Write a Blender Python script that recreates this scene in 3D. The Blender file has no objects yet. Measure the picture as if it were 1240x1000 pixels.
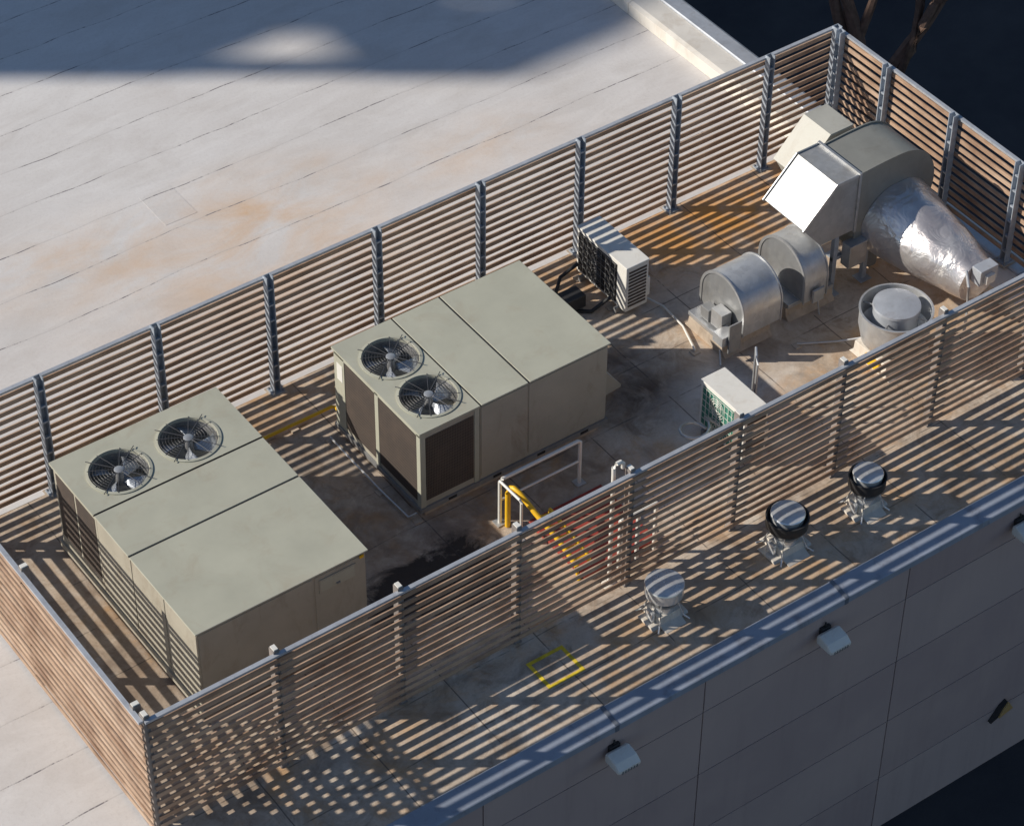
import bpy, bmesh, random
from math import *
from mathutils import Vector, Matrix
random.seed(4)
S=bpy.context.scene
COL=S.collection
# ------------------------------------------------------------------ materials
class NT:
    def __init__(s,name):
        s.m=bpy.data.materials.new(name); s.m.use_nodes=True
        s.t=s.m.node_tree; s.b=s.t.nodes["Principled BSDF"]
    def n(s,typ,**k):
        nd=s.t.nodes.new(typ)
        for a,v in k.items(): setattr(nd,a,v)
        return nd
    def set(s,sock,v):
        if isinstance(v,bpy.types.NodeSocket): s.t.links.new(v,sock)
        else:
            if isinstance(v,(tuple,list)) and len(v)==3 and sock.type=='RGBA': v=(*v,1)
            sock.default_value=v
    def math(s,op,a,b=0.0,c=0.0,clamp=False):
        nd=s.n("ShaderNodeMath",operation=op,use_clamp=clamp)
        s.set(nd.inputs[0],a); s.set(nd.inputs[1],b); s.set(nd.inputs[2],c)
        return nd.outputs[0]
    def mix(s,f,a,b,mode='MIX'):
        nd=s.n("ShaderNodeMix",data_type='RGBA',blend_type=mode)
        s.set(nd.inputs[0],f); s.set(nd.inputs[6],a); s.set(nd.inputs[7],b)
        return nd.outputs[2]
    def pos(s):
        return s.n("ShaderNodeNewGeometry").outputs["Position"]
    def obj(s):
        return s.n("ShaderNodeTexCoord").outputs["Object"]
    def mapv(s,v,scale=(1,1,1),loc=(0,0,0)):
        nd=s.n("ShaderNodeMapping"); s.set(nd.inputs[0],v)
        nd.inputs["Scale"].default_value=scale; nd.inputs["Location"].default_value=loc
        return nd.outputs[0]
    def noise(s,v,scale=1.0,detail=4,rough=.55,dist=0.0):
        nd=s.n("ShaderNodeTexNoise"); s.set(nd.inputs["Vector"],v)
        nd.inputs["Scale"].default_value=scale; nd.inputs["Detail"].default_value=detail
        nd.inputs["Roughness"].default_value=rough; nd.inputs["Distortion"].default_value=dist
        return nd.outputs[0]
    def ramp(s,v,a,b):
        nd=s.n("ShaderNodeMapRange"); nd.clamp=True
        s.set(nd.inputs[0],v); nd.inputs[1].default_value=a; nd.inputs[2].default_value=b
        return nd.outputs[0]
    def sep(s,v):
        nd=s.n("ShaderNodeSeparateXYZ"); s.set(nd.inputs[0],v); return nd.outputs
    def bump(s,h,strength=.3,dist=.02):
        nd=s.n("ShaderNodeBump"); nd.inputs["Strength"].default_value=strength
        nd.inputs["Distance"].default_value=dist; s.set(nd.inputs["Height"],h)
        s.t.links.new(nd.outputs[0],s.b.inputs["Normal"])
    def fin(s,col,rough=.6,metal=0.0,spec=.5):
        s.set(s.b.inputs["Base Color"],col); s.set(s.b.inputs["Roughness"],rough)
        s.set(s.b.inputs["Metallic"],metal); s.b.inputs["Specular IOR Level"].default_value=spec
        return s.m
    def blob(s,p,c,r):
        """soft 0..1 mask around a world position on the roof"""
        q=s.mapv(p,(1/r[0],1/r[1],0),(-c[0]/r[0],-c[1]/r[1],0))
        ln=s.n("ShaderNodeVectorMath",operation='LENGTH'); s.set(ln.inputs[0],q)
        return s.ramp(ln.outputs["Value"],1.0,.15)

def simple(name,col,rough=.5,metal=0.0,var=.12,scale=3.0,dirt=None,bump=0.0,spec=.5):
    n=NT(name); v=n.obj()
    a=n.noise(v,scale,5,.6)
    lo=tuple(c*(1-var) for c in col); hi=tuple(min(1,c*(1+var)) for c in col)
    c=n.mix(n.ramp(a,.3,.7),lo,hi)
    if dirt:
        d=n.noise(n.mapv(v,(1,1,.35)),scale*1.7,7,.7,.6)
        c=n.mix(n.math('MULTIPLY',n.ramp(d,.52,.72),dirt[1]),c,dirt[0])
    if bump: n.bump(n.noise(v,scale*8,4,.6),bump,.01)
    r=n.math('ADD',rough-.06,n.math('MULTIPLY',a,.12))
    return n.fin(c,r,metal,spec)

def m_membrane(dim=1.0,name="roof_membrane"):
    n=NT(name); p=n.pos(); x,y,z=n.sep(p)
    W=1.22
    wob=n.math('MULTIPLY',n.noise(n.mapv(p,(.3,.3,0)),1.0,3),.35)
    yy=n.math('DIVIDE',n.math('ADD',y,wob),W)
    row=n.math('FLOOR',yy); fr=n.math('FRACT',yy)
    wn=n.n("ShaderNodeTexWhiteNoise",noise_dimensions='1D'); n.set(wn.inputs["W"],row); rv=wn.outputs["Value"]
    big=n.noise(p,.16,5,.6); med=n.noise(n.mapv(p,(.7,1.2,1)),.8,8,.68,.5); fine=n.noise(p,14,5,.7)
    streak=n.noise(n.mapv(p,(.45,1.6,1)),.9,7,.72,.8)
    def k(*c): return tuple(v*dim for v in c)
    c=n.mix(n.ramp(big,.3,.7),k(.60,.575,.565),k(.71,.70,.705))
    c=n.mix(n.math('MULTIPLY',rv,.10),c,k(.58,.56,.55))
    c=n.mix(n.math('MULTIPLY',n.ramp(med,.46,.8),.5),c,k(.47,.43,.40))
    c=n.mix(n.math('MULTIPLY',n.ramp(streak,.48,.72),.4),c,k(.80,.79,.79))
    c=n.mix(n.math('MULTIPLY',n.ramp(fine,.5,.8),.28),c,k(.40,.37,.35))
    rn=n.noise(n.mapv(p,(.8,1.3,1)),.55,7,.65,.5)
    for cc,r,st in (((9.6,12.5),(3.6,2.4),.72),((6.2,13.4),(2.8,1.8),.5),((14.5,12.0),(3,1.3),.4),((10.5,10.2),(6,1.3),.4),((3.5,14.5),(3,2),.25),((8,11),(5,2),.25)):
        m=n.math('MULTIPLY',n.blob(p,cc,r),n.ramp(rn,.36,.66))
        c=n.mix(n.math('MULTIPLY',m,st),c,k(.64,.39,.19))
    brk=n.ramp(n.noise(n.mapv(p,(.8,.3,1)),1.3,6,.8),.49,.58)
    wid=n.math('ADD',.006,n.math('MULTIPLY',n.noise(p,3,3),.030))
    sm=n.math('MULTIPLY',n.math('LESS_THAN',fr,wid),n.math('ADD',.14,n.math('MULTIPLY',brk,.85)))
    c=n.mix(sm,c,(.15,.14,.16))
    soft=n.math('MULTIPLY',n.ramp(fr,.10,.0),.18)
    c=n.mix(soft,c,k(.48,.45,.43))
    n.bump(n.math('ADD',n.math('MULTIPLY',med,.6),n.math('MULTIPLY',fine,.25)),.35,.03)
    return n.fin(c,.85,0,.2)

def m_deck():
    n=NT("stained_deck"); p=n.pos(); x,y,z=n.sep(p)
    big=n.noise(p,.45,6,.62,.3); med=n.noise(p,1.7,8,.7,.8); fine=n.noise(p,16,5,.7); gr=n.noise(p,.9,8,.72,1.2)
    c=n.mix(n.ramp(big,.32,.66),(.45,.34,.245),(.66,.58,.49))
    c=n.mix(n.math('MULTIPLY',n.ramp(med,.5,.66),.65),c,(.28,.19,.125))
    c=n.mix(n.math('MULTIPLY',n.ramp(med,.46,.30),.45),c,(.76,.70,.63))
    c=n.mix(n.math('MULTIPLY',n.ramp(gr,.50,.64),.5),c,(.19,.145,.115))
    c=n.mix(n.math('MULTIPLY',n.ramp(fine,.5,.8),.35),c,(.24,.18,.13))
    rn=n.noise(p,1.1,7,.7,.7); rn2=n.noise(p,.7,6,.7,.5)
    rust=n.math('MULTIPLY',n.ramp(rn2,.52,.68),.55); c=n.mix(rust,c,(.60,.34,.14))
    for cc,r,st,col in (((17.5,7.2),(5.2,1.9),.95,(.74,.36,.10)),((13.5,-1.2),(7,1.3),.35,(.62,.36,.16)),((5.2,7.4),(3,.9),.7,(.60,.33,.12)),((20,3),(2.5,4),.5,(.56,.33,.15)),
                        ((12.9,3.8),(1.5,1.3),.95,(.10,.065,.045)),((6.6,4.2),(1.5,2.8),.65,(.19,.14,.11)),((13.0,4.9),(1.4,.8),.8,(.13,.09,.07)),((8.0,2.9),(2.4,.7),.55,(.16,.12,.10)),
                        ((14.2,2.9),(2.1,1.1),.75,(.74,.71,.68)),((12,1.6),(1.8,1.0),.6,(.66,.63,.60)),((15.5,5.6),(2,1),.35,(.68,.63,.58)),((1.0,3),(1.4,5),.6,(.19,.135,.10))):
        m=n.math('MULTIPLY',n.blob(p,cc,r),n.ramp(rn,.30,.58))
        c=n.mix(n.math('MULTIPLY',m,st),c,col)
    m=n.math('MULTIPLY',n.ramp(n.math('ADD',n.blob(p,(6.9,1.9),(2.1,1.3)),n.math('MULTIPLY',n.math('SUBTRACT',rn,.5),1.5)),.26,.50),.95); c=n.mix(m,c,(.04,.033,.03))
    xx=n.math('DIVIDE',n.math('ADD',x,n.math('MULTIPLY',n.noise(p,.5,2),.1)),1.9)
    sm=n.math('MULTIPLY',n.math('LESS_THAN',n.math('FRACT',xx),.013),n.ramp(n.noise(p,1.5,4,.7),.4,.52))
    c=n.mix(n.math('MULTIPLY',sm,.7),c,(.08,.065,.06))
    yy=n.math('DIVIDE',n.math('ADD',y,n.math('MULTIPLY',n.noise(p,.4,2),.12)),1.15)
    sm=n.math('MULTIPLY',n.math('LESS_THAN',n.math('FRACT',yy),.022),n.ramp(n.noise(p,1.1,4,.7),.44,.55))
    c=n.mix(n.math('MULTIPLY',sm,.6),c,(.08,.07,.06))
    n.bump(n.math('ADD',med,n.math('MULTIPLY',fine,.3)),.4,.03)
    return n.fin(c,n.math('SUBTRACT',.85,n.math('MULTIPLY',n.ramp(rn,.5,.7),.3)),0,.3)

def m_wood():
    n=NT("weathered_slat"); v=n.obj()
    x,y,z=n.sep(v)
    wn=n.n("ShaderNodeTexWhiteNoise",noise_dimensions='2D')
    cb=n.n("ShaderNodeCombineXYZ"); n.set(cb.inputs[0],n.math('FLOOR',n.math('DIVIDE',n.math('ADD',z,.05),.19))); n.set(cb.inputs[1],n.math('FLOOR',n.math('DIVIDE',x,2.4)))
    n.set(wn.inputs["Vector"],cb.outputs[0])
    a=n.noise(n.mapv(v,(1,1,14)),2.2,7,.7,.3); b=n.noise(v,.9,5,.6)
    c=n.mix(n.ramp(a,.3,.7),(.27,.16,.10),(.58,.41,.295))
    c=n.mix(n.math('MULTIPLY',wn.outputs["Value"],.5),c,(.60,.47,.365))
    c=n.mix(n.math('MULTIPLY',n.ramp(b,.42,.68),.75),c,(.19,.105,.068))
    return n.fin(c,.7,0,.3)

def m_coil():
    n=NT("condenser_coil"); v=n.obj(); x,y,z=n.sep(v)
    w=n.math('FRACT',n.math('MULTIPLY',n.math('ADD',x,y),28))
    h=n.math('FRACT',n.math('MULTIPLY',z,14))
    g=n.math('MULTIPLY',n.math('LESS_THAN',w,.6),n.math('LESS_THAN',h,.8))
    c=n.mix(g,(.10,.08,.068),(.04,.032,.03))
    c=n.mix(n.math('MULTIPLY',n.ramp(n.noise(v,2.5,6,.7),.45,.7),.4),c,(.13,.095,.075))
    return n.fin(c,.7,.1)

def m_foil():
    n=NT("crumpled_foil"); v=n.obj()
    a=n.noise(v,1.9,6,.5,1.0); vo=n.n("ShaderNodeTexVoronoi",feature='DISTANCE_TO_EDGE'); n.set(vo.inputs["Vector"],v); vo.inputs["Scale"].default_value=1.8
    n.bump(n.math('ADD',a,n.math('MULTIPLY',vo.outputs["Distance"],.25)),.6,.12)
    c=n.mix(n.ramp(n.noise(v,2,4),.3,.7),(.62,.57,.58),(.80,.77,.75))
    return n.fin(c,.30,.72)

def m_galv(name="galvanised_steel",tone=.5,rough=.38,metal=.75):
    n=NT(name); v=n.obj()
    vo=n.n("ShaderNodeTexVoronoi"); n.set(vo.inputs["Vector"],v); vo.inputs["Scale"].default_value=9
    s=n.sep(vo.outputs["Color"])[0]
    c=n.mix(n.ramp(s,0,1),(tone*.9,tone*.93,tone*.97),(tone*1.06,tone*1.08,tone*1.1))
    c=n.mix(n.math('MULTIPLY',n.ramp(n.noise(n.mapv(v,(1,1,.4)),2.4,7,.7),.45,.75),.6),c,(tone*.58,tone*.54,tone*.48))
    return n.fin(c,n.math('ADD',rough-.1,n.math('MULTIPLY',n.noise(v,4,4),.25)),metal)

def m_asphalt():
    n=NT("asphalt"); p=n.pos()
    c=n.mix(n.ramp(n.noise(p,.4,6,.6),.3,.7),(.035,.037,.045),(.065,.066,.072))
    c=n.mix(n.math('MULTIPLY',n.ramp(n.noise(p,30,3),.5,.8),.3),c,(.10,.10,.10))
    return n.fin(c,.9,0,.2)
def m_wall():
    n=NT("fibre_cement_panel"); p=n.pos(); x,y,z=n.sep(p)
    wn=n.n("ShaderNodeTexWhiteNoise",noise_dimensions='2D')
    cb=n.n("ShaderNodeCombineXYZ"); n.set(cb.inputs[0],n.math('FLOOR',n.math('DIVIDE',n.math('SUBTRACT',x,4.65),4.7))); n.set(cb.inputs[1],n.math('FLOOR',n.math('DIVIDE',n.math('ADD',z,.85),1.7)))
    n.set(wn.inputs["Vector"],cb.outputs[0])
    c=n.mix(wn.outputs["Value"],(.41,.32,.315),(.48,.385,.37))
    st=n.noise(n.mapv(p,(2.0,1,.15)),1.5,6,.7)
    c=n.mix(n.math('MULTIPLY',n.ramp(st,.5,.75),.3),c,(.30,.225,.22))
    c=n.mix(n.math('MULTIPLY',n.ramp(n.noise(p,.5,5),.45,.7),.35),c,(.58,.46,.42))
    return n.fin(c,.8,0,.3)

M={}
M['memb']=m_membrane(); M['patch']=m_membrane(.95,"patch_membrane"); M['deck']=m_deck(); M['wood']=m_wood(); M['coil']=m_coil(); M['foil']=m_foil()
M['galv']=m_galv(tone=.50,metal=.55); M['galvb']=m_galv("bright_sheet_metal",.62,.36,.55); M['galvd']=m_galv("dull_sheet_metal",.32,.5,.5)
M['hoodw']=m_galv("pale_sheet_metal",.40,.42,.35); M['capm']=m_galv("shiny_vent_metal",.84,.22,.6)
M['asph']=m_asphalt(); M['wall']=m_wall()
M['cab']=simple("beige_painted_steel",(.445,.445,.365),.48,0,.08,.9,((.37,.32,.24),.45),.03)
M['cabside']=simple("beige_side_panel",(.41,.385,.32),.5,0,.08,1.5,((.26,.205,.145),.55))
M['greyhood']=simple("grey_painted_hood",(.42,.415,.375),.5,0,.08,1.5,((.30,.26,.21),.4))
M['scroll']=simple("dark_grey_housing",(.29,.29,.265),.45,.25,.1,1.5,((.20,.18,.15),.4))
M['post']=simple("grey_blue_galvanised_post",(.38,.43,.50),.45,.2,.15,4,((.22,.21,.22),.35))
M['postb']=simple("weathered_grey_brown_post",(.27,.245,.235),.5,.1,.2,4,((.16,.11,.085),.6))
M['rail']=simple("pale_metal_rail",(.48,.51,.56),.4,.3,.12,3,((.27,.24,.22),.4))
M['dark']=simple("dark_interior",(.02,.02,.022),.7,0,.2,5)
M['black']=simple("black_rubber",(.03,.03,.032),.55,0,.2,8)
M['white']=simple("white_enamel",(.76,.75,.71),.4,0,.05,2.5,((.50,.41,.31),.3))
M['blade']=simple("fan_blade_metal",(.50,.54,.60),.3,.5,.15,5)
M['wire']=simple("wire_guard",(.10,.10,.11),.45,.4,.15,8)
M['cop']=simple("blue_grey_coping",(.30,.34,.42),.55,0,.16,1.1,((.15,.14,.155),.7),spec=.3)
M['copj']=simple("coping_joint_cover",(.15,.17,.21),.6,0,.14,1.1,spec=.3)
M['cream']=simple("cream_parapet_cap",(.70,.67,.62),.6,0,.08,1.4,((.48,.41,.33),.5))
M['yellow']=simple("yellow_paint",(.85,.50,.02),.45,0,.06,4)
M['wyellow']=simple("worn_yellow_paint",(.78,.58,.04),.7,0,.3,6,((.52,.38,.2),.7))
M['red']=simple("red_paint",(.33,.05,.035),.65,0,.25,3,((.22,.09,.06),.8))
M['curb']=simple("membrane_curb",(.46,.385,.31),.8,0,.2,3,((.26,.18,.12),.6))
M['curbl']=simple("pale_vent_flashing",(.68,.63,.56),.8,0,.15,3,((.42,.32,.22),.5))
M['bark']=simple("dark_bark",(.17,.11,.085),.9,0,.3,6)
M['tower']=simple("tower_concrete",(.30,.29,.28),.8,0,.1,.2)
M['gold']=simple("gold_light_patch",(.50,.33,.14),.4,.1,.1,4)  # colour of the painted light patch on the wall
M['green']=simple("green_fan_cover",(.06,.24,.18),.5,0,.2,6)
M['concrete']=simple("kerb_concrete",(.22,.22,.23),.85,0,.15,1)
M['blue']=simple("dark_blue_canvas",(.02,.03,.07),.85,0,.2,1,spec=.1)

# ------------------------------------------------------------------ mesh helpers
class B:
    def __init__(s): s.bm=bmesh.new(); s.mats=[]
    def mi(s,m):
        if m not in s.mats: s.mats.append(m)
        return s.mats.index(m)
    def face(s,vs,m):
        try:
            f=s.bm.faces.new(vs); f.material_index=s.mi(m); return f
        except ValueError: return None
    def box(s,x0,x1,y0,y1,z0,z1,m):
        v=[s.bm.verts.new(c) for c in ((x0,y0,z0),(x1,y0,z0),(x1,y1,z0),(x0,y1,z0),(x0,y0,z1),(x1,y0,z1),(x1,y1,z1),(x0,y1,z1))]
        for f in ((0,3,2,1),(4,5,6,7),(0,1,5,4),(1,2,6,5),(2,3,7,6),(3,0,4,7)): s.face([v[i] for i in f],m)
    def prism(s,prof,axis,a,b,m):
        def P(u,w,t):
            return (t,u,w) if axis=='x' else ((u,t,w) if axis=='y' else (u,w,t))
        A=[s.bm.verts.new(P(u,w,a)) for u,w in prof]; C=[s.bm.verts.new(P(u,w,b)) for u,w in prof]
        n=len(prof)
        s.face(A[::-1],m); s.face(C,m)
        for i in range(n): s.face([A[i],A[(i+1)%n],C[(i+1)%n],C[i]],m)
    def lathe(s,prof,m,c=(0,0),n=40,axis='z',cz=0):
        rings=[]
        for r,z in prof:
            if r<1e-6:
                rings.append([s.bm.verts.new((c[0],c[1],z+cz))])
            else:
                rings.append([s.bm.verts.new((c[0]+r*cos(2*pi*i/n),c[1]+r*sin(2*pi*i/n),z+cz)) for i in range(n)])
        for a,b in zip(rings,rings[1:]):
            for i in range(n):
                j=(i+1)%n
                if len(a)==1 and len(b)==1: continue
                if len(a)==1: s.face([a[0],b[i],b[j]],m)
                elif len(b)==1: s.face([a[i],a[j],b[0]],m)
                else: s.face([a[i],a[j],b[j],b[i]],m)
    def tube(s,pts,r,m,n=8,closed=False,caps=True):
        pts=[Vector(p) for p in pts]; N=len(pts); rr=r if isinstance(r,(list,tuple)) else [r]*N
        rings=[]; up=Vector((0,0,1))
        for i,p in enumerate(pts):
            if closed: t=(pts[(i+1)%N]-pts[i-1])
            else: t=(pts[min(i+1,N-1)]-pts[max(i-1,0)])
            t.normalize(); u=up if abs(t.z)<.95 else Vector((1,0,0))
            a=t.cross(u).normalized(); b=a.cross(t)
            rings.append([s.bm.verts.new(p+(a*cos(2*pi*k/n)+b*sin(2*pi*k/n))*rr[i]) for k in range(n)])
        for i in range(N if closed else N-1):
            A=rings[i];C=rings[(i+1)%N]
            for k in range(n): s.face([A[k],A[(k+1)%n],C[(k+1)%n],C[k]],m)
        if caps and not closed: s.face(rings[0][::-1],m); s.face(rings[-1],m)
    def holeplate(s,x0,x1,y0,y1,z,c,r,m,depth,mi,n=48):
        inner=[];outer=[];low=[]
        for i in range(n):
            a=2*pi*i/n; dx,dy=cos(a),sin(a)
            inner.append(s.bm.verts.new((c[0]+r*dx,c[1]+r*dy,z)))
            low.append(s.bm.verts.new((c[0]+r*dx,c[1]+r*dy,z-depth)))
            t=1e9
            if dx>1e-9: t=min(t,(x1-c[0])/dx)
            if dx<-1e-9: t=min(t,(x0-c[0])/dx)
            if dy>1e-9: t=min(t,(y1-c[1])/dy)
            if dy<-1e-9: t=min(t,(y0-c[1])/dy)
            outer.append(s.bm.verts.new((c[0]+t*dx,c[1]+t*dy,z)))
        for i in range(n):
            j=(i+1)%n
            s.face([inner[i],outer[i],outer[j],inner[j]],m)
            s.face([inner[i],inner[j],low[j],low[i]],mi)
        for cx,cy in ((x0,y0),(x1,y0),(x1,y1),(x0,y1)):
            best=None
            for i in range(n):
                j=(i+1)%n; p,q=outer[i].co,outer[j].co
                if abs(p.x-q.x)>1e-6 and abs(p.y-q.y)>1e-6:
                    d=(Vector((cx,cy,z))-p).length+(Vector((cx,cy,z))-q).length
                    if best is None or d<best[0]: best=(d,i,j)
            if best and best[0]<.6:
                s.face([outer[best[1]],s.bm.verts.new((cx,cy,z)),outer[best[2]]],m)
    def done(s,name,parent=None,smooth=False,bevel=0,label=None,loc=(0,0,0),kind=None):
        if not s.bm.faces: return None
        bmesh.ops.recalc_face_normals(s.bm,faces=s.bm.faces)
        me=bpy.data.meshes.new(name); s.bm.to_mesh(me); s.bm.free()
        for m in s.mats: me.materials.append(M[m])
        if smooth:
            for p in me.polygons: p.use_smooth=True
        o=bpy.data.objects.new(name,me); COL.objects.link(o); o.location=loc
        if parent: o.parent=parent
        if smooth:
            md=o.modifiers.new("e","EDGE_SPLIT"); md.split_angle=radians(38)
        if bevel:
            md=o.modifiers.new("b","BEVEL"); md.width=bevel; md.segments=2; md.limit_method='ANGLE'; md.angle_limit=radians(50)
        if label: o["label"]=label
        if kind: o["kind"]=kind
        return o
def thing(name,label,cat,loc=(0,0,0),group=None,rot=0):
    e=bpy.data.objects.new(name,None); COL.objects.link(e); e.location=loc; e.empty_display_size=.3
    e.rotation_euler=(0,0,rot)
    e["label"]=label; e["category"]=cat
    if group: e["group"]=group
    return e

# ------------------------------------------------------------------ setting
GZ=-7.6
b=B(); b.box(-600,600,-600,600,GZ-.4,GZ,'asph'); b.done("ground",kind="structure")
b=B(); b.box(24.2,26.8,-30,60,GZ-.2,GZ+.13,'concrete'); b.done("pavement",kind="structure")
X1=21.3
bd=thing("building","flat-roofed building with panelled wall and low parapet","building",(0,0,GZ))
o=-GZ
b=B(); b.box(-40,X1-.06,-2.5,60,0,o-.02,'curb'); b.done("core",bd)
b=B(); 
xs=[-40]+[4.65+4.7*k for k in range(-9,4)]+[X1]
xs=sorted(set([x for x in xs]))
zs=[0]+[o-.85-1.7*k for k in range(3,-1,-1)]+[o+.04]
for i in range(len(xs)-1):
    for j in range(len(zs)-1):
        b.box(xs[i]+.013,xs[i+1]-.013,-2.56,-2.505,zs[j]+.010,zs[j+1]-.010,'wall')
b.box(X1-.055,X1,-2.5,60,0,o,'wall')
b.done("wall_panelling",bd)
b=B(); b.box(-40,X1-.1,-2.2,60,o-.015,o,'memb'); b.done("roof_membrane",bd)
b=B(); b.box(.0,20.3,-2.15,8.02,o+.001,o+.006,'deck'); b.done("equipment_deck",bd)
b=B()
js=[-40,-7.9,-2.8,2.3,7.4,12.5,17.6,X1+.04]
for a,c in zip(js,js[1:]):
    b.prism([(-2.60,o+.02),(-2.60,o+.16),(-2.58,o+.17),(-2.16,o+.22),(-2.14,o+.20),(-2.14,o+.008)],'x',a+.006,c-.006,'cop')
for j in js[1:-1]: b.prism([(-2.61,o+.02),(-2.61,o+.17),(-2.58,o+.182),(-2.15,o+.232),(-2.13,o+.20),(-2.13,o+.012)],'x',j-.04,j+.04,'copj')
b.done("coping",bd)
b=B()
js=[-2.05]+[k*4.0+2 for k in range(0,15)]
for a,c in zip(js,js[1:]):
    b.prism([(20.28,o+.008),(20.28,o+.30),(20.38,o+.34),(20.88,o+.34),(20.88,o+.008)],'y',a+.006,c-.006,'cream')
    b.prism([(20.885,o+.008),(20.885,o+.37),(20.91,o+.39),(21.28,o+.36),(21.34,o+.33),(21.34,o-.1)],'y',a+.006,c-.006,'rail')
b.done("parapet",bd)
for (x0,x1_,y0,y1) in ((8.0,8.75,13.5,14.6),(-2.6,-1.7,3.0,3.9)):
    b=B(); b.box(x0,x1_,y0,y1,.001,.004,'patch'); b.done("roof_patch",kind="structure")
# neighbouring tower that shades the far part of the roof
EL=radians(28.4); AZ=Vector((.818,-.575)).normalized()
D=80; tx,ty=16.9-AZ.x*D,13.4-AZ.y*D; TH=D*tan(EL)
tw=thing("tower","tall concrete office tower across the street","building",(tx,ty,GZ))
b=B(); b.box(0,26,0,24,0,TH+o-4.1,'tower')
b.done("wall",tw)
b=B(); b.box(0,26,0,.8,TH+o-1.9,TH+o,'tower'); b.box(0,.8,.8,24,TH+o-1.9,TH+o,'tower')  # unseen beam and columns added; the gap below lets a light streak through
for k in range(6): b.box(k*5.0+.05,k*5.0+.5,.1,.6,TH+o-4.1,TH+o-1.9,'tower')
b.done("added_streak_beam",tw)
b=B()
for k in range(11):
    for q in range(8): b.box(1+q*3.1,3.3+q*3.1,-.06,-.01,2.5+k*3.6,4.6+k*3.6,'dark')
b.done("window_grid",tw)

# ------------------------------------------------------------------ fences
H=2.83; Wd=8.05; L=20.98
def fence(name,label,p0,dirv,out,length,posts,z0=0.0,ext=0.0,pm='post',plates=True):
    ang=atan2(dirv[1],dirv[0])
    e=thing(name,label,"fence",(p0[0],p0[1],z0),"slatted screen fences round the roof plant",ang)
    l=Vector((-dirv[1],dirv[0])); sg=1 if l.dot(Vector(out))>0 else -1
    h=H-z0; HW=.050; DP=.026; P=.192
    np_=len(posts)-1
    for k,(a,c) in enumerate(zip(posts,posts[1:])):
        if k==0: a-=ext
        if k==np_-1: c+=ext
        bb=B(); z=h-.16
        while z>.10:
            j=random.uniform(-.009,.009); j2=random.uniform(-.009,.009)
            y0,y1=sorted((sg*(.0+abs(j)*.5),sg*(DP+abs(j)*.5)))
            v=[bb.bm.verts.new(q) for q in ((a+.003,y0,z-HW+j),(c-.003,y0,z-HW+j2),(c-.003,y1,z-HW+j2),(a+.003,y1,z-HW+j),(a+.003,y0,z+HW+j),(c-.003,y0,z+HW+j2),(c-.003,y1,z+HW+j2),(a+.003,y1,z+HW+j))]
            for f in ((0,3,2,1),(4,5,6,7),(0,1,5,4),(1,2,6,5),(2,3,7,6),(3,0,4,7)): bb.face([v[i] for i in f],'wood')
            z-=P
        bb.done("slat_panel",e)
    w_=.075 if pm=='post' else .055
    for a in posts:
        bb=B()
        ya,yb=sorted((-sg*.006,-sg*.15))
        ym=(ya+yb)/2
        bb.box(a-w_,a-w_+.02,ya,yb,0.02,h+.05,pm); bb.box(a+w_-.02,a+w_,ya,yb,0.02,h+.05,pm)
        w0,w1=sorted((-sg*.008,-sg*.022)); bb.box(a-w_+.02,a+w_-.02,w0,w1,.02,h+.05,pm)
        z=h-.26
        while z>.2:
            bb.box(a-w_+.02,a+w_-.02,min(-sg*.06,-sg*.13),max(-sg*.06,-sg*.13),z-.02,z+.02,pm); z-=.38
        s_=.13 if plates else .075
        bb.box(a-s_,a+s_,ym-s_,ym+s_,0.008,.03,pm)
        bb.done("post",e)
        if plates:
            bb=B(); bb.box(a-.17,a+.17,ym-.17,ym+.17,.0,.0065,'curb')
            for u in (-.1,.1):
                for v in (-.1,.1): bb.box(a+u-.015,a+u+.015,ym+v-.015,ym+v+.015,.03,.06,'galvd')
            bb.done("base_plate",e)
        else:
            bb=B(); bb.box(a-.04,a+.04,ym-.06,ym+.06,h+.051,h+.075,'white'); bb.done("post_cap",e)
    bb=B()
    ya,yb=sorted((-sg*.03,sg*.05))
    bb.box(-.05,length+.05,ya,yb,h-.055,h-.005,'rail'); bb.done("top_rail",e)
    return e
pk=[2.4*k for k in range(9)]
fence("slatted_fence","long weathered timber slat fence beside light membrane roof",(0,Wd),(1,0),(0,1),L,pk+[L])
fence("slatted_fence","timber slat fence with steel posts along roof edge strip",(0,0),(1,0),(0,-1),L,pk+[L],pm='postb',plates=False)
fence("slatted_fence","sunlit timber slat fence closing the enclosure end",(-.09,0.06),(0,1),(-1,0),Wd-.12,[0.28,3.95,Wd-.4],ext=.36,pm='postb',plates=False)
fence("slatted_fence","timber slat fence standing on the roof parapet",(L+.03,0.06),(0,1),(1,0),Wd-.12,[0.2,2.4,4.3,6.3,Wd-.3],z0=.395,ext=.2)

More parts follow.
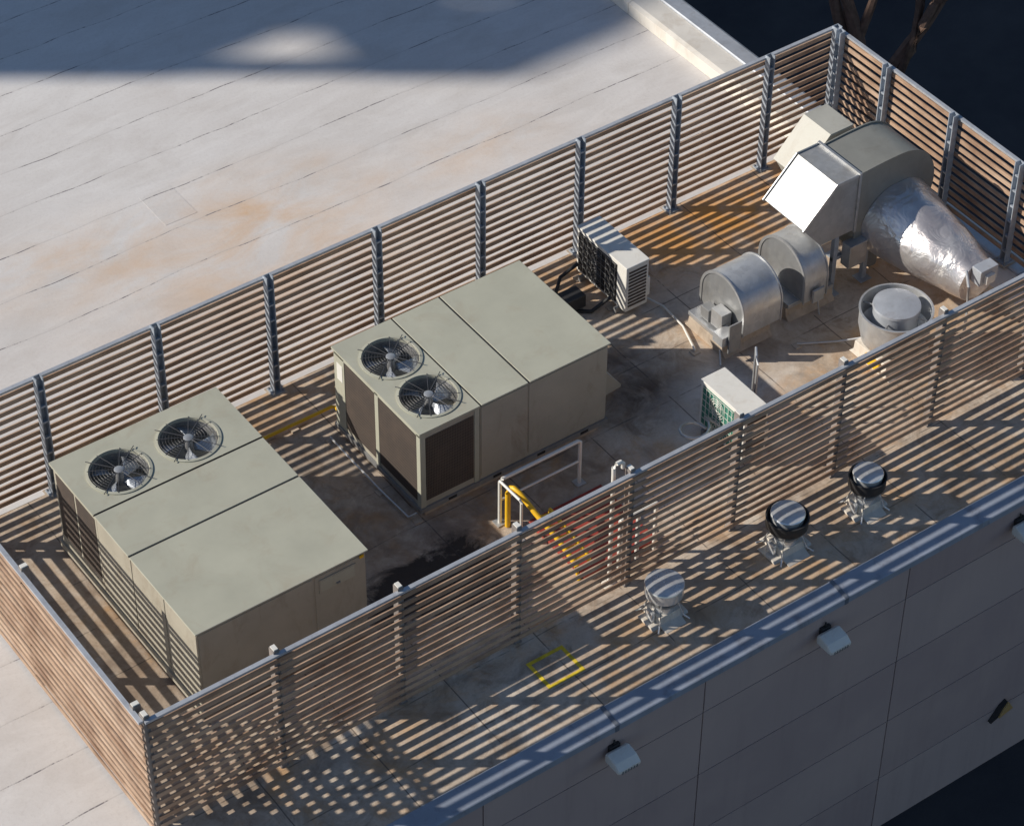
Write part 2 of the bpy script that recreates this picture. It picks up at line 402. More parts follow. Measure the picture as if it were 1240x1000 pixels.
# ------------------------------------------------------------------ rooftop units
def fan(parent,c,z,r):
    e=bpy.data.objects.new("condenser_fan",None); COL.objects.link(e); e.parent=parent; e.location=(c[0],c[1],z); e.empty_display_size=.2
    b=B(); b.lathe([(r+.012,-.002),(r+.05,.004),(r+.05,.018),(r+.0,.026),(r-.012,.01),(r-.012,-.05)],'cab',n=48); b.done("fan_ring",e,True)
    b=B()
    k=8
    for q in range(k): 
        a=2*pi*q/k+.25
        b.tube([(.09*cos(a),.09*sin(a),.05),((r*.6)*cos(a),(r*.6)*sin(a),.045),((r+.02)*cos(a),(r+.02)*sin(a),.03)],.006,'wire',5)
    for q in range(4):
        a=2*pi*q/4+.25+pi/8
        b.tube([(.1*cos(a),.1*sin(a),.052),((r+.1)*cos(a),(r+.1)*sin(a),.034)],.008,'wire',5)
    rr=.13
    while rr<r:
        b.tube([(rr*cos(t*2*pi/36),rr*sin(t*2*pi/36),.045-.012*(rr/r)) for t in range(36)],.0028,'wire',4,closed=True); rr+=.055
    b.done("fan_guard",e)
    b=B()
    ph=random.uniform(0,1.5)
    for q in range(4):
        a0=2*pi*q/4+ph
        N=6; top=[]
        rows=[]
        for i in range(N+1):
            t=i/N; row=[]
            for rad in (.09,.22,.36,r-.05):
                sp=.75*(rad/r)**.3*1.05
                a=a0+ t*sp+.25*rad
                row.append(b.bm.verts.new((rad*cos(a),rad*sin(a),-.23+.12*t)))
            rows.append(row)
        for i in range(N):
            for j in range(3): b.face([rows[i][j],rows[i+1][j],rows[i+1][j+1],rows[i][j+1]],'blade')
    o=b.done("fan_blades",e,True); md=o.modifiers.new("s","SOLIDIFY"); md.thickness=.006
    b=B(); b.lathe([(0,.062),(.07,.06),(.09,.05),(.09,.03),(.06,-.02),(.075,-.12),(.085,-.28),(0,-.28)],'galv',n=20); b.done("fan_hub",e,True)
    return e

def unit_a():
    x0,x1,y0,y1,zt=1.8,5.18,1.62,6.58,2.2
    e=thing("rooftop_air_conditioner","large beige packaged rooftop unit with two fans beside slatted fence","air conditioner",((x0+x1)/2,(y0+y1)/2,0),"packaged rooftop air conditioners")
    hx,hy=(x1-x0)/2,(y1-y0)/2
    ys=[-hy,3.80-(y0+y1)/2,5.0-(y0+y1)/2,hy]
    g=.02
    b=B()
    b.box(-hx+.03,hx-.03,-hy+.03,ys[2]-.01,.26,zt-.03,'cabside')
    b.box(-hx+.03,hx-.03,ys[2]+.01,hy-.03,.26,zt-.46,'cabside')
    for a,c,d,f in ((-hx+.03,-hx+.06,ys[2]+.01,hy-.03),(hx-.06,hx-.03,ys[2]+.01,hy-.03),(-hx+.06,hx-.06,hy-.06,hy-.03),(-hx+.06,hx-.06,ys[2]+.01,ys[2]+.04)):
        b.box(a,c,d,f,zt-.46,zt-.03,'cabside')
    for s in (-1,1):
        X=s*(hx-.03)
        for a,c in ((ys[0]+.04,ys[0]+1.05),(ys[0]+1.09,ys[1]-.02),(ys[1]+.02,ys[2]-.02)):
            b.box(min(X,X+s*.012),max(X,X+s*.012),a,c,.36,zt-.1,'cabside')
    b.box(-hx+.06,.60,-hy+.018,-hy+.03,.36,zt-.1,'cabside'); b.box(.64,hx-.06,-hy+.018,-hy+.03,.36,zt-.1,'cabside')
    b.done("cabinet",e,bevel=.006)
    for s in (-1,1):
        X=s*(hx-.03)
        for a,c in ((ys[2]+.08,ys[2]+.75),(ys[2]+.82,hy-.12)):
            b=B(); b.box(min(X,X+s*.008),max(X,X+s*.008),a,c,.5,zt-.18,'coil'); b.done("condenser_coil",e)
    for a,c in ((ys[0]-.015,ys[1]-g),(ys[1]+g,ys[2]-g)):
        b=B(); b.box(-hx-.015,hx+.015,a,c,zt-.03,zt,'cab'); b.done("roof_panel",e,bevel=.008)
    b=B()
    for y in ys[1:3]: b.box(-hx-.008,hx+.008,y-g+.002,y+g-.002,zt-.028,zt-.012,'dark')  # dark strip put into the panel gaps as painted shadow
    b.done("seam_shadow_strip",e)
    b=B()
    m=.0
    b.holeplate(-hx-.015,m,ys[2]+g,hy+.015,zt,(2.69-3.49,5.70-4.1),.54,'cab',.42,'galvd')
    b.holeplate(m,hx+.015,ys[2]+g,hy+.015,zt,(4.09-3.49,5.70-4.1),.54,'cab',.42,'galvd')
    for a,c,d,f in ((-hx-.015,hx+.015,hy+.008,hy+.015),(-hx-.015,-hx-.008,ys[2]+g,hy+.008),(hx+.008,hx+.015,ys[2]+g,hy+.008)): b.box(a,c,d,f,zt-.05,zt-.0005,'cab')
    b.done("fan_deck",e)
    fan(e,(2.69-3.49,5.70-4.1),zt,.54); fan(e,(4.09-3.49,5.70-4.1),zt,.54)
    b=B()
    b.box(-hx-.01,hx+.01,-hy-.01,-hy+.09,.12,.26,'cabside'); b.box(-hx-.01,hx+.01,hy-.09,hy+.01,.12,.26,'cabside')
    b.box(-hx-.01,-hx+.08,-hy+.09,hy-.09,.12,.26,'cabside'); b.box(hx-.08,hx+.01,-hy+.09,hy-.09,.12,.26,'cabside'); b.done("base_rail",e)
    b=B(); b.box(-hx+.12,hx-.12,-hy+.12,hy-.12,.008,.255,'curb'); b.done("curb",e)
    b=B()
    b.box(.75,1.42,-hy-.006,-hy+.017,1.72,1.98,'cab'); b.box(.72,1.45,-hy-.002,-hy+.017,1.69,2.01,'cabside')
    b.box(1.05,1.12,-hy-.03,-hy-.006,1.76,1.79,'galvd'); b.done("access_panel",e)
    b=B(); b.box(hx-.16,hx-.08,-hy-.018,-hy+.0,zt-.12,zt-.06,'yellow'); b.done("warning_sticker",e)
unit_a()
def unit_b():
    x0,x1,y0,y1,zt=7.5,11.73,3.45,6.31,2.2
    cx,cy=(x0+x1)/2,(y0+y1)/2
    e=thing("rooftop_air_conditioner","beige packaged rooftop unit with dark coils and two fans","air conditioner",(cx,cy,0),"packaged rooftop air conditioners")
    hx,hy=(x1-x0)/2,(y1-y0)/2
    xs=[-hx,8.82-cx,9.89-cx,hx]
    g=.02
    b=B()
    b.box(xs[1]+.01,hx-.03,-hy+.03,hy-.03,.3,zt-.03,'cabside')
    b.box(-hx+.03,xs[1]-.01,-hy+.03,hy-.03,.3,zt-.46,'cabside')
    for a,c,d,f in ((-hx+.03,-hx+.06,-hy+.03,hy-.03),(xs[1]-.04,xs[1]-.01,-hy+.03,hy-.03),(-hx+.06,xs[1]-.04,hy-.06,hy-.03),(-hx+.06,xs[1]-.04,-hy+.03,-hy+.06)):
        b.box(a,c,d,f,zt-.46,zt-.03,'cabside')
    for a,c in ((xs[1]+.03,xs[2]-.02),(xs[2]+.02,hx-.05)):
        b.box(a,c,-hy+.016,-hy+.03,.4,zt-.09,'cabside')
    for d,f in ((-hy+.04,-.02),(.02,hy-.04)): b.box(hx-.03,hx-.016,d,f,.4,zt-.09,'cabside')
    for d in (-hy+.016,-.06,hy-.36): b.box(-hx+.014,-hx+.03,d,d+(.12 if d<0.5 else .34),.3,zt-.04,'cab')
    b.box(-hx+.014,-hx+.03,-hy+.016,hy-.03,zt-.14,zt-.05,'cab')
    b.box(-hx+.014,-hx+.13,-hy+.014,-hy+.03,.3,zt-.04,'cab'); b.box(xs[1]-.12,xs[1]-.01,-hy+.014,-hy+.03,.3,zt-.04,'cab')
    b.done("cabinet",e,bevel=.006)
    for d,f in ((-hy+.14,-.07),(.07,hy-.38)):
        b=B(); b.box(-hx+.018,-hx+.029,d,f,.42,zt-.16,'coil'); 
        b.done("condenser_coil",e)
    b=B(); b.box(-hx+.14,xs[1]-.14,-hy+.018,-hy+.029,.45,zt-.2,'coil'); b.done("condenser_coil",e)
    for a,c in ((xs[1]+g,xs[2]-g),(xs[2]+g,xs[3]+.015)):
        b=B(); b.box(a,c,-hy-.015,hy+.015,zt-.03,zt,'cab'); b.done("roof_panel",e,bevel=.008)
    b=B()
    for x in xs[1:3]: b.box(x-g+.002,x+g-.002,-hy-.008,hy+.008,zt-.028,zt-.012,'dark')  # near-black strip gives the seam gaps their shadow by colour
    b.done("seam_shadow_strip",e)
    b=B(); b.holeplate(-hx-.015,xs[1]-g,-hy-.015,-.045,zt,(8.2-cx,4.19-cy),.54,'cab',.42,'galvd')
    b.holeplate(-hx-.015,xs[1]-g,-.045,hy+.015,zt,(8.2-cx,5.42-cy),.54,'cab',.42,'galvd')
    for a,c,d,f in ((-hx-.015,-hx-.008,-hy-.015,hy+.015),(-hx-.008,xs[1]-g,-hy-.015,-hy-.008),(-hx-.008,xs[1]-g,hy+.008,hy+.015)): b.box(a,c,d,f,zt-.05,zt-.0005,'cab')
    b.done("fan_deck",e)
    fan(e,(8.2-cx,4.19-cy),zt,.54); fan(e,(8.2-cx,5.42-cy),zt,.54)
    b=B()
    b.box(-hx-.01,hx+.01,-hy-.01,-hy+.09,.2,.3,'galvd'); b.box(-hx-.01,hx+.01,hy-.09,hy+.01,.2,.3,'galvd')
    b.box(-hx-.01,-hx+.08,-hy+.09,hy-.09,.2,.3,'galvd'); b.box(hx-.08,hx+.01,-hy+.09,hy-.09,.2,.3,'galvd')
    for k in range(4): b.box(-hx+.6+k*1.0,-hx+.78+k*1.0,-hy-.016,-hy-.01,.22,.28,'dark')
    b.done("base_rail",e)
    b=B(); b.box(-hx+.15,hx-.15,-hy+.1,hy-.12,.008,.295,'curb'); b.done("curb",e)
    b=B(); b.prism([(hx-.03,1.35),(hx+.02,1.35),(hx+.5,.72),(hx+.5,.66),(hx-.03,.60)],'y',-hy+.25,hy-1.0,'cabside'); b.done("intake_hood",e)
    b=B(); b.box(-hx+.008,-hx+.014,hy-.3,hy-.12,1.5,1.9,'white'); b.done("sticker",e)
unit_b()

# ------------------------------------------------------------------ split condensers
def condenser(x0,x1,y0,y1,zt,label,grille):
    cx,cy=(x0+x1)/2,(y0+y1)/2; hx,hy=(x1-x0)/2,(y1-y0)/2
    e=thing("split_condenser",label,"air conditioner",(cx,cy,0),"small split air conditioner condensers")
    b=B(); b.box(-hx,hx,-hy,hy,.14,zt-.04,'white'); b.done("casing",e,bevel=.02)
    b=B(); b.box(-hx-.012,hx+.012,-hy-.012,hy+.012,zt-.045,zt,'white'); b.done("top_cover",e,bevel=.015)
    b=B()
    b.box(-hx-.006,-hx-.001,-hy+.30,hy-.08,.22,zt-.1,grille)
    nf=2
    for k in range(nf):
        zc=.42+k*.48
        for rr in (.06,.11,.16,.21): b.tube([(-hx-.03,.12+rr*cos(t*2*pi/24),zc+rr*sin(t*2*pi/24)) for t in range(24)],.006,'wire' if grille=='dark' else 'white',4,closed=True)
    for k in range(9):
        yy=-hy+.34+k*(2*hy-.44)/8; b.box(-hx-.03,-hx-.022,yy,yy+.010,.2,zt-.1,'galvd' if grille=='dark' else 'white')
    for k in range(7):
        zz=.22+k*(zt-.34)/6; b.box(-hx-.022,-hx-.014,-hy+.32,hy-.08,zz,zz+.008,'galvd' if grille=='dark' else 'white')
    b.done("fan_grille",e)
    b=B()
    for k in range(11):
        zz=.25+k*.085; b.box(-hx+.06,hx-.06,-hy-.012,-hy-.001,zz,zz+.045,'coil')
    b.box(hx+.001,hx+.008,-hy+.1,hy-.1,.2,zt-.1,'coil')
    b.done("louvre",e)
    for y in (-hy+.2,hy-.25):
        b=B(); b.box(-hx-.08,hx+.08,y,y+.07,.008,.14,'galvd'); b.done("mounting_foot",e)
    b=B(); b.box(hx+.009,hx+.07,-hy+.03,-hy+.3,.3,.75,'white'); b.done("valve_cover",e)
    return e
condenser(13.95,14.5,5.8,7.42,1.27,"white outdoor condenser with dark fan grille by back fence",'dark')
condenser(13.18,13.74,1.2,2.5,1.25,"white outdoor condenser with green fan grille behind fence",'green')

# ------------------------------------------------------------------ blower assembly
bl=thing("exhaust_blower","galvanised blower with intake hoods and foil-wrapped duct","ventilation fan",(18.4,4.4,0))
ox,oy=18.4,4.4
def q(pts): return [(x-ox,z) for x,z in pts]
b=B(); b.prism(q([(18.1,1.55),(18.1,2.9),(17.55,2.9),(16.78,2.12),(17.25,1.55)]),'y',3.93-oy,5.15-oy,'hoodw')
for y in (3.92,5.135): b.prism(q([(18.12,2.86),(18.12,2.93),(17.53,2.93),(16.74,2.13),(16.78,2.08),(17.56,2.86)]),'y',y-oy,y+.03-oy,'galv')
b.box(18.08-ox,18.14-ox,3.90-oy,5.18-oy,1.5,2.95,'galv')
b.done("intake_hood",bl,bevel=.006,label="bright angular sheet metal intake hood")
b=B(); b.prism(q([(19.0,1.5),(19.0,2.92),(18.45,2.92),(17.75,2.15),(18.1,1.5)]),'y',5.2-oy,6.0-oy,'greyhood')
b.prism(q([(19.02,2.92),(19.02,2.95),(18.43,2.95),(17.71,2.16),(17.75,2.12),(18.46,2.90)]),'y',5.19-oy,6.01-oy,'greyhood')
b.done("intake_hood",bl,bevel=.006,label="grey painted angular intake hood")
prof=[(18.15,1.0),(18.15,2.9),(18.75,2.93)]
for k in range(0,19):
    a=radians(90-k*10); prof.append((19.15+1.0*cos(a)*(1-.10*k/18),1.93+1.0*sin(a)))
prof+=[(18.7,.9)]
b=B(); b.prism(q(prof),'y',3.95-oy,5.05-oy,'scroll')
b.done("scroll_housing",bl,smooth=True)
for y in (3.925,5.045): 
    b=B(); pr=[(x+(x-18.9)*.03,z+(z-1.9)*.03) for x,z in prof]; b.prism(q(pr),'y',y-oy,y+.028-oy,'scroll'); b.done("housing_flange",bl,smooth=True)
b=B()
cz=1.42; cxn=19.18-ox
NR=26; NS=44; rings=[]
random.seed(9)
def cr(t): return .88-.42*t+.04*sin(t*pi)
for i in range(NR+1):
    t=i/NR; y=3.92-t*2.4
    r=cr(t)
    zc=cz-.02*t; ring=[]
    for k in range(NS):
        a=2*pi*k/NS
        rr=r*(1+random.uniform(-.006,.006)+.016*sin(3*a+t*9)+.010*sin(7*a-t*14)+.005*sin(11*a+t*31))
        ring.append(b.bm.verts.new((cxn+rr*cos(a),y-oy,zc+rr*sin(a)*.98)))
    rings.append(ring)
for A,C in zip(rings,rings[1:]):
    for k in range(NS): b.face([A[k],A[(k+1)%NS],C[(k+1)%NS],C[k]],'foil')
b.face(rings[-1],'foil')
b.done("insulated_duct",bl,smooth=True,label="crumpled silver foil-wrapped tapering duct")
b=B()
b.tube([(cxn-.3,1.56-oy,1.75),(cxn-.45,1.3-oy,1.6),(cxn-.5,1.2-oy,.9),(cxn-.5,1.2-oy,.01)],.03,'galvb')
b.done("conduit",bl,True)
b=B(); b.box(cxn-.2,cxn+.25,1.26-oy,1.515-oy,1.5,1.86,'rail'); b.box(cxn-.1,cxn+.12,1.18-oy,1.26-oy,1.55,1.75,'white'); b.done("damper_box",bl,bevel=.01)
b=B()
for x in (17.75,18.6,19.9):
    for y in (4.05,4.9): b.box(x-ox-.05,x-ox+.05,y-oy-.05,y-oy+.05,.02,1.5 if x<18 else 1.0,'post'); b.box(x-ox-.14,x-ox+.14,y-oy-.14,y-oy+.14,.007,.02,'post')
for y in (4.05,4.9): b.box(17.7-ox,19.95-ox,y-oy-.04,y-oy+.04,.86,.94,'post')
for x in (18.6,19.9): b.box(x-ox-.04,x-ox+.04,4.09-oy,4.86-oy,.70,.78,'post')
b.done("support_frame",bl)
b=B(); b.box(17.9-ox,18.35-ox,3.75-oy,4.0-oy,.75,1.3,'galv'); b.done("switch_box",bl,bevel=.01)
b=B(); b.lathe([(0,.6),(.2,.6),(.22,.55),(.22,.15),(0,.1)],'galvd',c=(18.9-ox,4.3-oy),n=20); b.done("motor",bl)

# curved hoods
def hood(x0,yc,ln,r,label,box,curbx,z0=.80):
    e=thing("curved_hood_vent",label,"roof vent",(x0,yc,0),"curved metal hood vents")
    n=28; zb=.40
    b=B()
    prof=[(-r,zb)]+[(-r*cos(pi*k/n),z0+r*.97*sin(pi*k/n)) for k in range(n+1)]+[(r,zb)]
    b.prism(prof,'x',.0,ln,'galvb'); b.done("hood",e,smooth=True)
    for x in (-.03,ln+.002):
        b=B(); outer=[(u*1.03,(w-z0)*1.03+z0) for u,w in prof]; inn=[(u*.94,(w-z0)*.94+z0) for u,w in prof]
        for i in range(len(prof)-1):
            b.prism([outer[i],outer[i+1],inn[i+1],inn[i]],'x',x,x+.028,'galv')
        b.done("hood_rim",e)
    b=B(); b.prism([(u*.935,(w-z0)*.935+z0) for u,w in prof],'x',-.014,-.004,'galvd'); b.done("end_plate",e)
    b=B(); b.prism([(-.64,.008),(.64,.008),(.54,.12),(.52,.30),(-.52,.30),(-.54,.12)],'x',curbx-.6,curbx+.6,'curb'); b.box(curbx-.58,curbx+.58,-.57,.57,.30,.395,'galv'); b.done("curb",e,bevel=.01)
    if box:
        b=B(); b.box(-.30,-.06,-.35,-.02,.45,.85,'galv'); b.box(-.52,-.18,-.66,-.36,.38,.60,'galvb'); b.box(-.3,-.08,.05,.3,.42,.7,'galvd')
        b.tube([(-.2,-.2,.55),(-.2,-.2,.2),(-.6,-.75,.04)],.02,'galvb'); b.box(-.4,-.1,-.72,-.68,.2,.9,'galvd'); b.done("control_box",e,bevel=.008)
    else:
        b=B(); b.box(.15,.42,-.80,-.755,.4,.7,'galvb'); b.tube([(.3,-.78,.4),(.3,-.79,.3),(.35,-.80,.03)],.02,'galvb'); b.done("control_box",e)
    return e
hood(15.20,4.34,.92,.66,"shiny curved sheet metal hood with switch boxes on curb",True,.20,.84)
hood(16.80,4.46,.55,.70,"curved sheet metal hood vent beside blower",False,.30,.84)

# upblast fan
u=thing("upblast_fan","round grey upblast exhaust fan with domed cap","exhaust fan",(17.5,1.93,0))
b=B(); b.lathe([(.46,.35),(.62,.5),(.70,.85),(.70,1.2),(.725,1.22),(.725,1.25),(.685,1.25),(.67,1.2),(.66,.8),(.40,.55),(0,.5)],'galvb',n=48); b.done("wind_band",u,True)
b=B(); b.lathe([(.45,.52),(.45,1.28),(.47,1.30),(.46,1.35),(.30,1.38),(0,1.395)],'rail',n=40); b.done("motor_cap",u,True)
for k in range(4):
    b=B(); a=k*pi/2+.5; b.tube([(.42*cos(a),.42*sin(a),1.15),(.69*cos(a),.69*sin(a),1.15)],.018,'galvd',6); b.done("strut",u)
b=B(); b.prism([(-.6,.008),(.6,.008),(.48,.1),(.46,.36),(-.46,.36),(-.48,.1)],'x',-.55,.55,'curbl'); b.done("curb",u,bevel=.01)
b=B(); b.box(-.60,-.56,-.3,.1,.1,.32,'yellow'); b.done("sticker",u)

# round vents along the roof edge
def vent(x,y,s,openTop,label):
    e=thing("round_roof_vent",label,"roof vent",(x,y,0),"round metal vents along the roof edge")
    b=B(); b.prism([(-.42*s,.008),(.42*s,.008),(.24*s,.07),(.21*s,.22),(-.21*s,.22),(-.24*s,.07)],'x',-.24*s,.24*s,'curbl'); b.prism([(-.235*s,.009),(.235*s,.009),(.2*s,.06),(-.2*s,.06)],'x',-.42*s,.42*s,'curbl'); b.done("curb",e,bevel=.01)
    b=B(); b.lathe([(.20*s,.16),(.20*s,.58)],'capm',n=32); b.lathe([(.27*s,.42),(.28*s,.44),(.28*s,.48),(.2*s,.49)],'galvd',n=32); b.done("stack",e,True)
    z=.10
    if openTop:
        b=B(); b.lathe([(.24*s,.44+z),(.35*s,.48+z),(.37*s,.51+z),(.37*s,.70+z),(.38*s,.71+z),(.38*s,.725+z),(.352*s,.725+z),(.352*s,.55+z),(.22*s,.52+z),(0,.52+z)],'black',n=40); b.done("wind_band",e,True)
        b=B(); b.lathe([(.29*s,.53+z),(.29*s,.78+z),(.305*s,.795+z),(.29*s,.815+z),(.18*s,.83+z),(0,.835+z)],'capm',n=32); b.done("cap",e,True)
    else:
        b=B(); b.lathe([(.34*s,.47+z),(.36*s,.49+z),(.36*s,.70+z),(.37*s,.71+z),(.36*s,.73+z),(.20*s,.75+z),(0,.755+z)],'capm',n=40); b.lathe([(.34*s,.47+z),(0,.45+z)],'dark',n=40); b.done("cap",e,True)
    for k in range(4):
        a=k*pi/2+.75
        b=B(); b.tube([(.50*s*cos(a),.50*s*sin(a),.02),(.38*s*cos(a),.38*s*sin(a),.10),(.27*s*cos(a),.27*s*sin(a),.40),(.30*s*cos(a),.30*s*sin(a),.60)],.016,'capm',6); b.done("strap",e,True)
    b=B(); b.box(-.34*s,-.27*s,-.10,.08,.09,.30,'capm'); b.done("junction_box",e,bevel=.008)
vent(9.68,-.92,.96,False,"squat metal vent with closed flat cap")
vent(12.50,-.88,1.05,True,"round metal vent with dark collar round its cap")
vent(14.35,-.93,.94,True,"round metal vent with dark collar round its cap")

# wall lights
for x in (7.35,12.05,16.75):
    e=thing("wall_light","white wedge-shaped wall pack light under the coping","wall light",(x,-2.56,-.42),"wall pack lights on panelled wall")
    b=B(); b.prism([(-.08,-.12),(-.08,.08),(-.16,.12),(-.38,.08),(-.50,-.01),(-.51,-.08),(-.46,-.12)],'x',-.24,.24,'white'); b.done("housing",e,bevel=.04)
    b=B()
    for k in range(6): b.box(-.17+k*.06,-.14+k*.06,-.508,-.49,-.10,-.03,'galvd')
    b.done("lens",e)
    b=B(); b.box(-.11,.11,-.08,-.0,-.13,.13,'black'); b.tube([(0,-.04,.13),(0,-.04,.24)],.02,'black'); b.done("bracket",e,bevel=.01)
e=thing("triangular_wall_patch","small gold triangle standing for light patch on shaded wall","wall light",(17.25,-2.56,-6.0))
b=B(); b.prism([(-.12,-.12),(.24,-.02),(.10,.22),(.0,.10)],'y',-.14,-.001,'gold'); b.done("light_patch",e,bevel=.01)  # gold wedge stands in for a triangular patch of light
b=B(); b.prism([(-.30,-.20),(-.13,-.13),(-.01,.10),(.09,.23),(-.06,.14)],'y',-.10,-.001,'black'); b.done("patch_shadow",e)  # black piece stands in for the dark shadow beside the patch

# painted mark
b=B()
b.box(7.02,7.80,-.54,-.47,.0075,.0105,'wyellow'); b.box(7.02,7.80,-1.17,-1.10,.0075,.0105,'wyellow'); b.box(7.02,7.09,-1.10,-.54,.0075,.0105,'wyellow'); b.box(7.73,7.80,-1.10,-.54,.0075,.0105,'wyellow')
b.done("roof_marking",kind="structure")

# guard rail, hatch, yellow rail
g=thing("guard_rail","white tubular guard rail around red roof hatch","railing",(8.65,2.6,0))
b=B()
def T(p,r=.03,m='white',n=10): b.tube([(x-8.65,y-2.6,z) for x,y,z in p],r,m,n)
T([(8.65,2.6,.01),(8.65,2.6,1.06),(8.70,2.6,1.1),(10.40,2.6,1.1),(10.45,2.6,1.06),(10.45,2.6,.01)],.038)
T([(8.65,2.6,.58),(10.45,2.6,.58)],.024)
T([(8.65,2.6,1.07),(8.66,2.0,1.07),(8.66,1.95,1.03),(8.66,1.95,.01)],.028)
b.done("tubular_frame",g,True)
for x,y in ((8.65,2.6),(10.45,2.6),(8.66,1.95)):
    b=B(); b.box(x-8.65-.1,x-8.65+.1,y-2.6-.1,y-2.6+.1,.008,.03,'galvb'); b.done("foot_plate",g)
g=thing("grab_frame","short white tubular grab frame next to front fence","railing",(10.1,.4,0))
b=B()
for dx in (-.4,.0,.4): b.tube([(dx,0,.01),(dx,0,1.25)],.04,'white',8)
b.tube([(-.4,0,1.25),(.4,0,1.25)],.035,'white',8); b.tube([(-.4,0,.6),(.4,0,.6)],.03,'white',8); b.done("tubular_frame",g,True)
h=thing("roof_hatch","red painted low roof hatch beside the fence","roof hatch",(9.8,1.35,0))
b=B(); b.box(-.75,.8,-.8,.8,.008,.14,'red'); b.done("hatch_curb",h,bevel=.01)
b=B(); b.box(-.8,.85,-.85,.85,.142,.18,'red'); b.box(-.75,.8,-.04,.0,.18,.21,'red'); b.box(-.75,.8,.42,.46,.18,.20,'red'); b.done("lid",h,bevel=.015)
yv=thing("yellow_ladder_rail","curved yellow tubular grab rail beside the roof hatch","ladder",(8.72,2.3,0))
b=B()
b.tube([(0,.15,.01),(0,.15,.85),(0,.12,1.0),(.02,.0,1.08),(.05,-.12,1.05),(.12,-.55,.82),(.22,-1.1,.56),(.26,-1.6,.30),(.26,-1.66,.01)],.052,'yellow',12)
b.tube([(.46,-.5,.2),(.46,-.52,.70),(.50,-.9,.56),(.58,-1.5,.30),(.58,-1.56,.19)],.045,'yellow',10)
b.done("side_rail",yv,True)
for k in range(5):
    t=k/4; b=B(); b.tube([(.14+.12*t,-.62-.9*t,.76-.42*t),(.47+.10*t,-.62-.9*t,.68-.38*t)],.045,'yellow',8); b.done("rung",yv,True)

e=thing("bent_vent_pipe","white bent pipe beside front fence post","pipe",(9.35,.22,0))
b=B(); b.tube([(0,0,.01),(0,0,2.75),(0,.01,2.90),(.06,.0,2.97),(.14,0,2.97),(.20,0,2.9),(.20,0,2.8)],.04,'white',10); b.done("pipe",e,True)
b=B(); b.lathe([(.14,.008),(.13,.03),(.05,.05),(.046,.12)],'curbl',n=20); b.done("flashing",e,True)

# pipes
def pipe(name,label,pts,r,m,sup=None):
    e=thing(name,label,"pipe",pts[0])
    p0=Vector(pts[0]); bb=B(); bb.tube([Vector(p)-p0 for p in pts],r,m,8); bb.done("run",e,True)
    n=max(1,int((Vector(pts[-1])-p0).length/1.3))
    for k in range(n+1):
        i=min(len(pts)-1,int(k*(len(pts)-1)/n)); c=Vector(pts[i])-p0
        bb=B(); bb.box(c.x-.08,c.x+.08,c.y-.08,c.y+.08,.008-p0.z,.03-p0.z,'curb')
        bb.done("support_block",e)
pipe("gas_pipe","yellow gas pipe running between the rooftop units",[(5.1,6.85,.14),(6.0,6.85,.14),(6.9,6.85,.14),(7.75,6.85,.14),(7.8,6.8,.14),(7.8,6.35,.14)],.035,'yellow')
pipe("conduit_pipe","thin white conduit crossing the stained deck",[(14.5,6.3,.1),(14.75,5.6,.06),(14.7,4.9,.06),(14.45,4.2,.06)],.022,'white')
pipe("conduit_pipe","thin grey conduit crossing the deck by the blower",[(16.2,3.2,.06),(16.9,2.8,.06),(17.2,2.4,.3)],.02,'galvb')
pipe("conduit_pipe","pale conduit running along rooftop unit base",[(7.3,6.2,.10),(7.3,5.4,.08),(7.3,4.5,.08),(7.32,3.6,.10),(7.44,3.5,.22)],.022,'galvb')
pipe("refrigerant_hose","black insulated lines at the white condenser",[(13.9,7.3,.4),(13.5,7.35,.2),(13.2,7.1,.06),(13.1,6.6,.05),(13.5,6.3,.05),(13.9,6.2,.3)],.04,'black')
ang=[k*.5 for k in range(14)]
pipe("refrigerant_hose","coiled pale hose beside the white condenser",[(12.75+.28*cos(a),2.1+.28*sin(a),.12+.02*k+.25) for k,a in enumerate(ang)]+[(13.2,1.9,.5)],.028,'galvb')
pipe("conduit_pipe","upright grey conduit behind the white condenser",[(14.1,2.0,.01),(14.1,2.0,1.5),(14.15,2.1,1.6),(14.3,2.3,1.6),(14.35,2.35,1.5),(14.35,2.35,.01)],.025,'galvb')
e=thing("junction_box","dark electrical box on feet beside the condenser","electrical box",(13.2,6.6,0))
b=B(); b.box(-.25,.25,-.18,.18,.12,.42,'black'); b.done("casing",e,bevel=.01)
for u0 in (-.2,.12): b=B(); b.box(u0,u0+.08,-.15,.15,.008,.12,'galvd'); b.done("foot",e)
e=thing("disconnect_switch","grey disconnect switch on a short post","electrical box",(12.25,5.6,0))
b=B(); b.box(-.12,.12,-.06,.06,.7,1.1,'galv'); b.done("casing",e,bevel=.01); b=B(); b.box(-.03,.03,-.03,.03,.008,.7,'galv'); b.done("post",e)

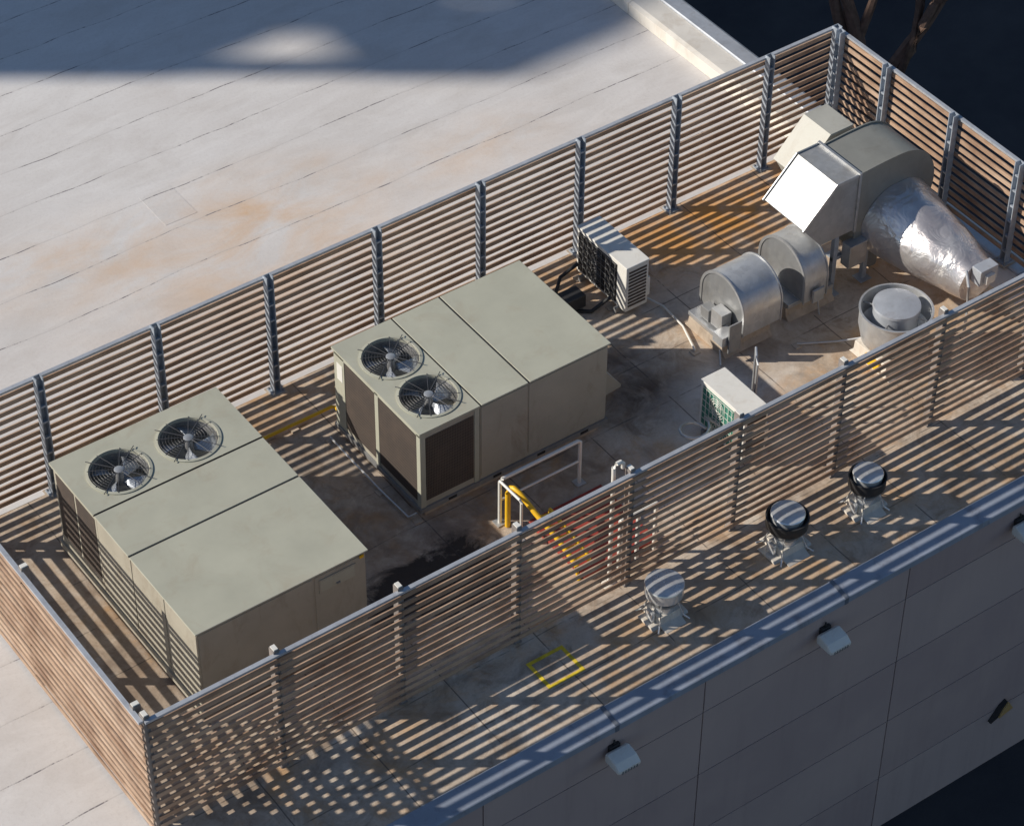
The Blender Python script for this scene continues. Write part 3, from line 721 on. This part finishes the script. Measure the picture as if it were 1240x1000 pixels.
# bare tree in the street
tr=thing("bare_tree","dark leafless street tree with forked branches","tree",(26.4,12.2,GZ))
b=B(); tw_=B(); random.seed(21)
RT=Vector((.814,-.58,0))
def grow(p,d,r,l,dep):
    n=5; pts=[p.copy()]; rr=[r]
    for i in range(n):
        d=(d+Vector((random.uniform(-.14,.14),random.uniform(-.14,.14),random.uniform(-.05,.10)))).normalized()
        p=p+d*l/n; pts.append(p.copy()); rr.append(r*(1-.35*(i+1)/n))
    (b if dep<2 else tw_).tube(pts,rr,'bark',7 if dep<3 else 4)
    if dep<6:
        for k in range(3 if dep in (1,2,3) else 2):
            dd=(d+Vector((random.uniform(-1,1),random.uniform(-1,1),random.uniform(-.2,.6)))*.6).normalized()
            grow(pts[-1] if k<2 else pts[3],dd,rr[-1]*.8,l*.74,dep+1)
fk=Vector((0,0,3.4))
b.tube([(0,0,0),(.05,0,1.6),(0,.05,3.5)],[.42,.36,.30],'bark',10)
for a_,r_ in ((-.35,.20),(-.08,.24),(.22,.20),(.45,.16)):
    grow(fk,(RT*a_+Vector((random.uniform(-.1,.1),random.uniform(-.1,.1),1))).normalized(),r_,3.4,1)
b.done("trunk",tr,True); tw_.done("crown",tr)

# ------------------------------------------------------------------ camera / light
cd=bpy.data.cameras.new("camera"); cam=bpy.data.objects.new("camera",cd); COL.objects.link(cam)
cam.location=(-12.12493,-26.45283,36.21899); cam.rotation_euler=(0.81786,-0.00634,-0.62059)
cd.sensor_fit='HORIZONTAL'; cd.sensor_width=36; cd.lens=36*3370.73/1240; cd.clip_end=2000
S.camera=cam
w=bpy.data.worlds.new("World"); S.world=w; w.use_nodes=True
t=w.node_tree; sk=t.nodes.new("ShaderNodeTexSky"); sk.sky_type='NISHITA'; sk.sun_disc=False
sd=Vector((-AZ.x*cos(EL),-AZ.y*cos(EL),sin(EL)))
sk.sun_elevation=EL; sk.sun_rotation=atan2(sd.x,sd.y); sk.dust_density=.3; sk.ozone_density=2.0
t.links.new(sk.outputs[0],t.nodes["Background"].inputs[0]); t.nodes["Background"].inputs[1].default_value=.078
sl=bpy.data.lights.new("sun","SUN"); sl.energy=5; sl.angle=radians(.53); sl.color=(1,.92,.80)
so=bpy.data.objects.new("sun",sl); COL.objects.link(so); so.rotation_euler=sd.to_track_quat('Z','Y').to_euler()
S.view_settings.view_transform='Standard'; S.view_settings.look='None'; S.view_settings.exposure=0
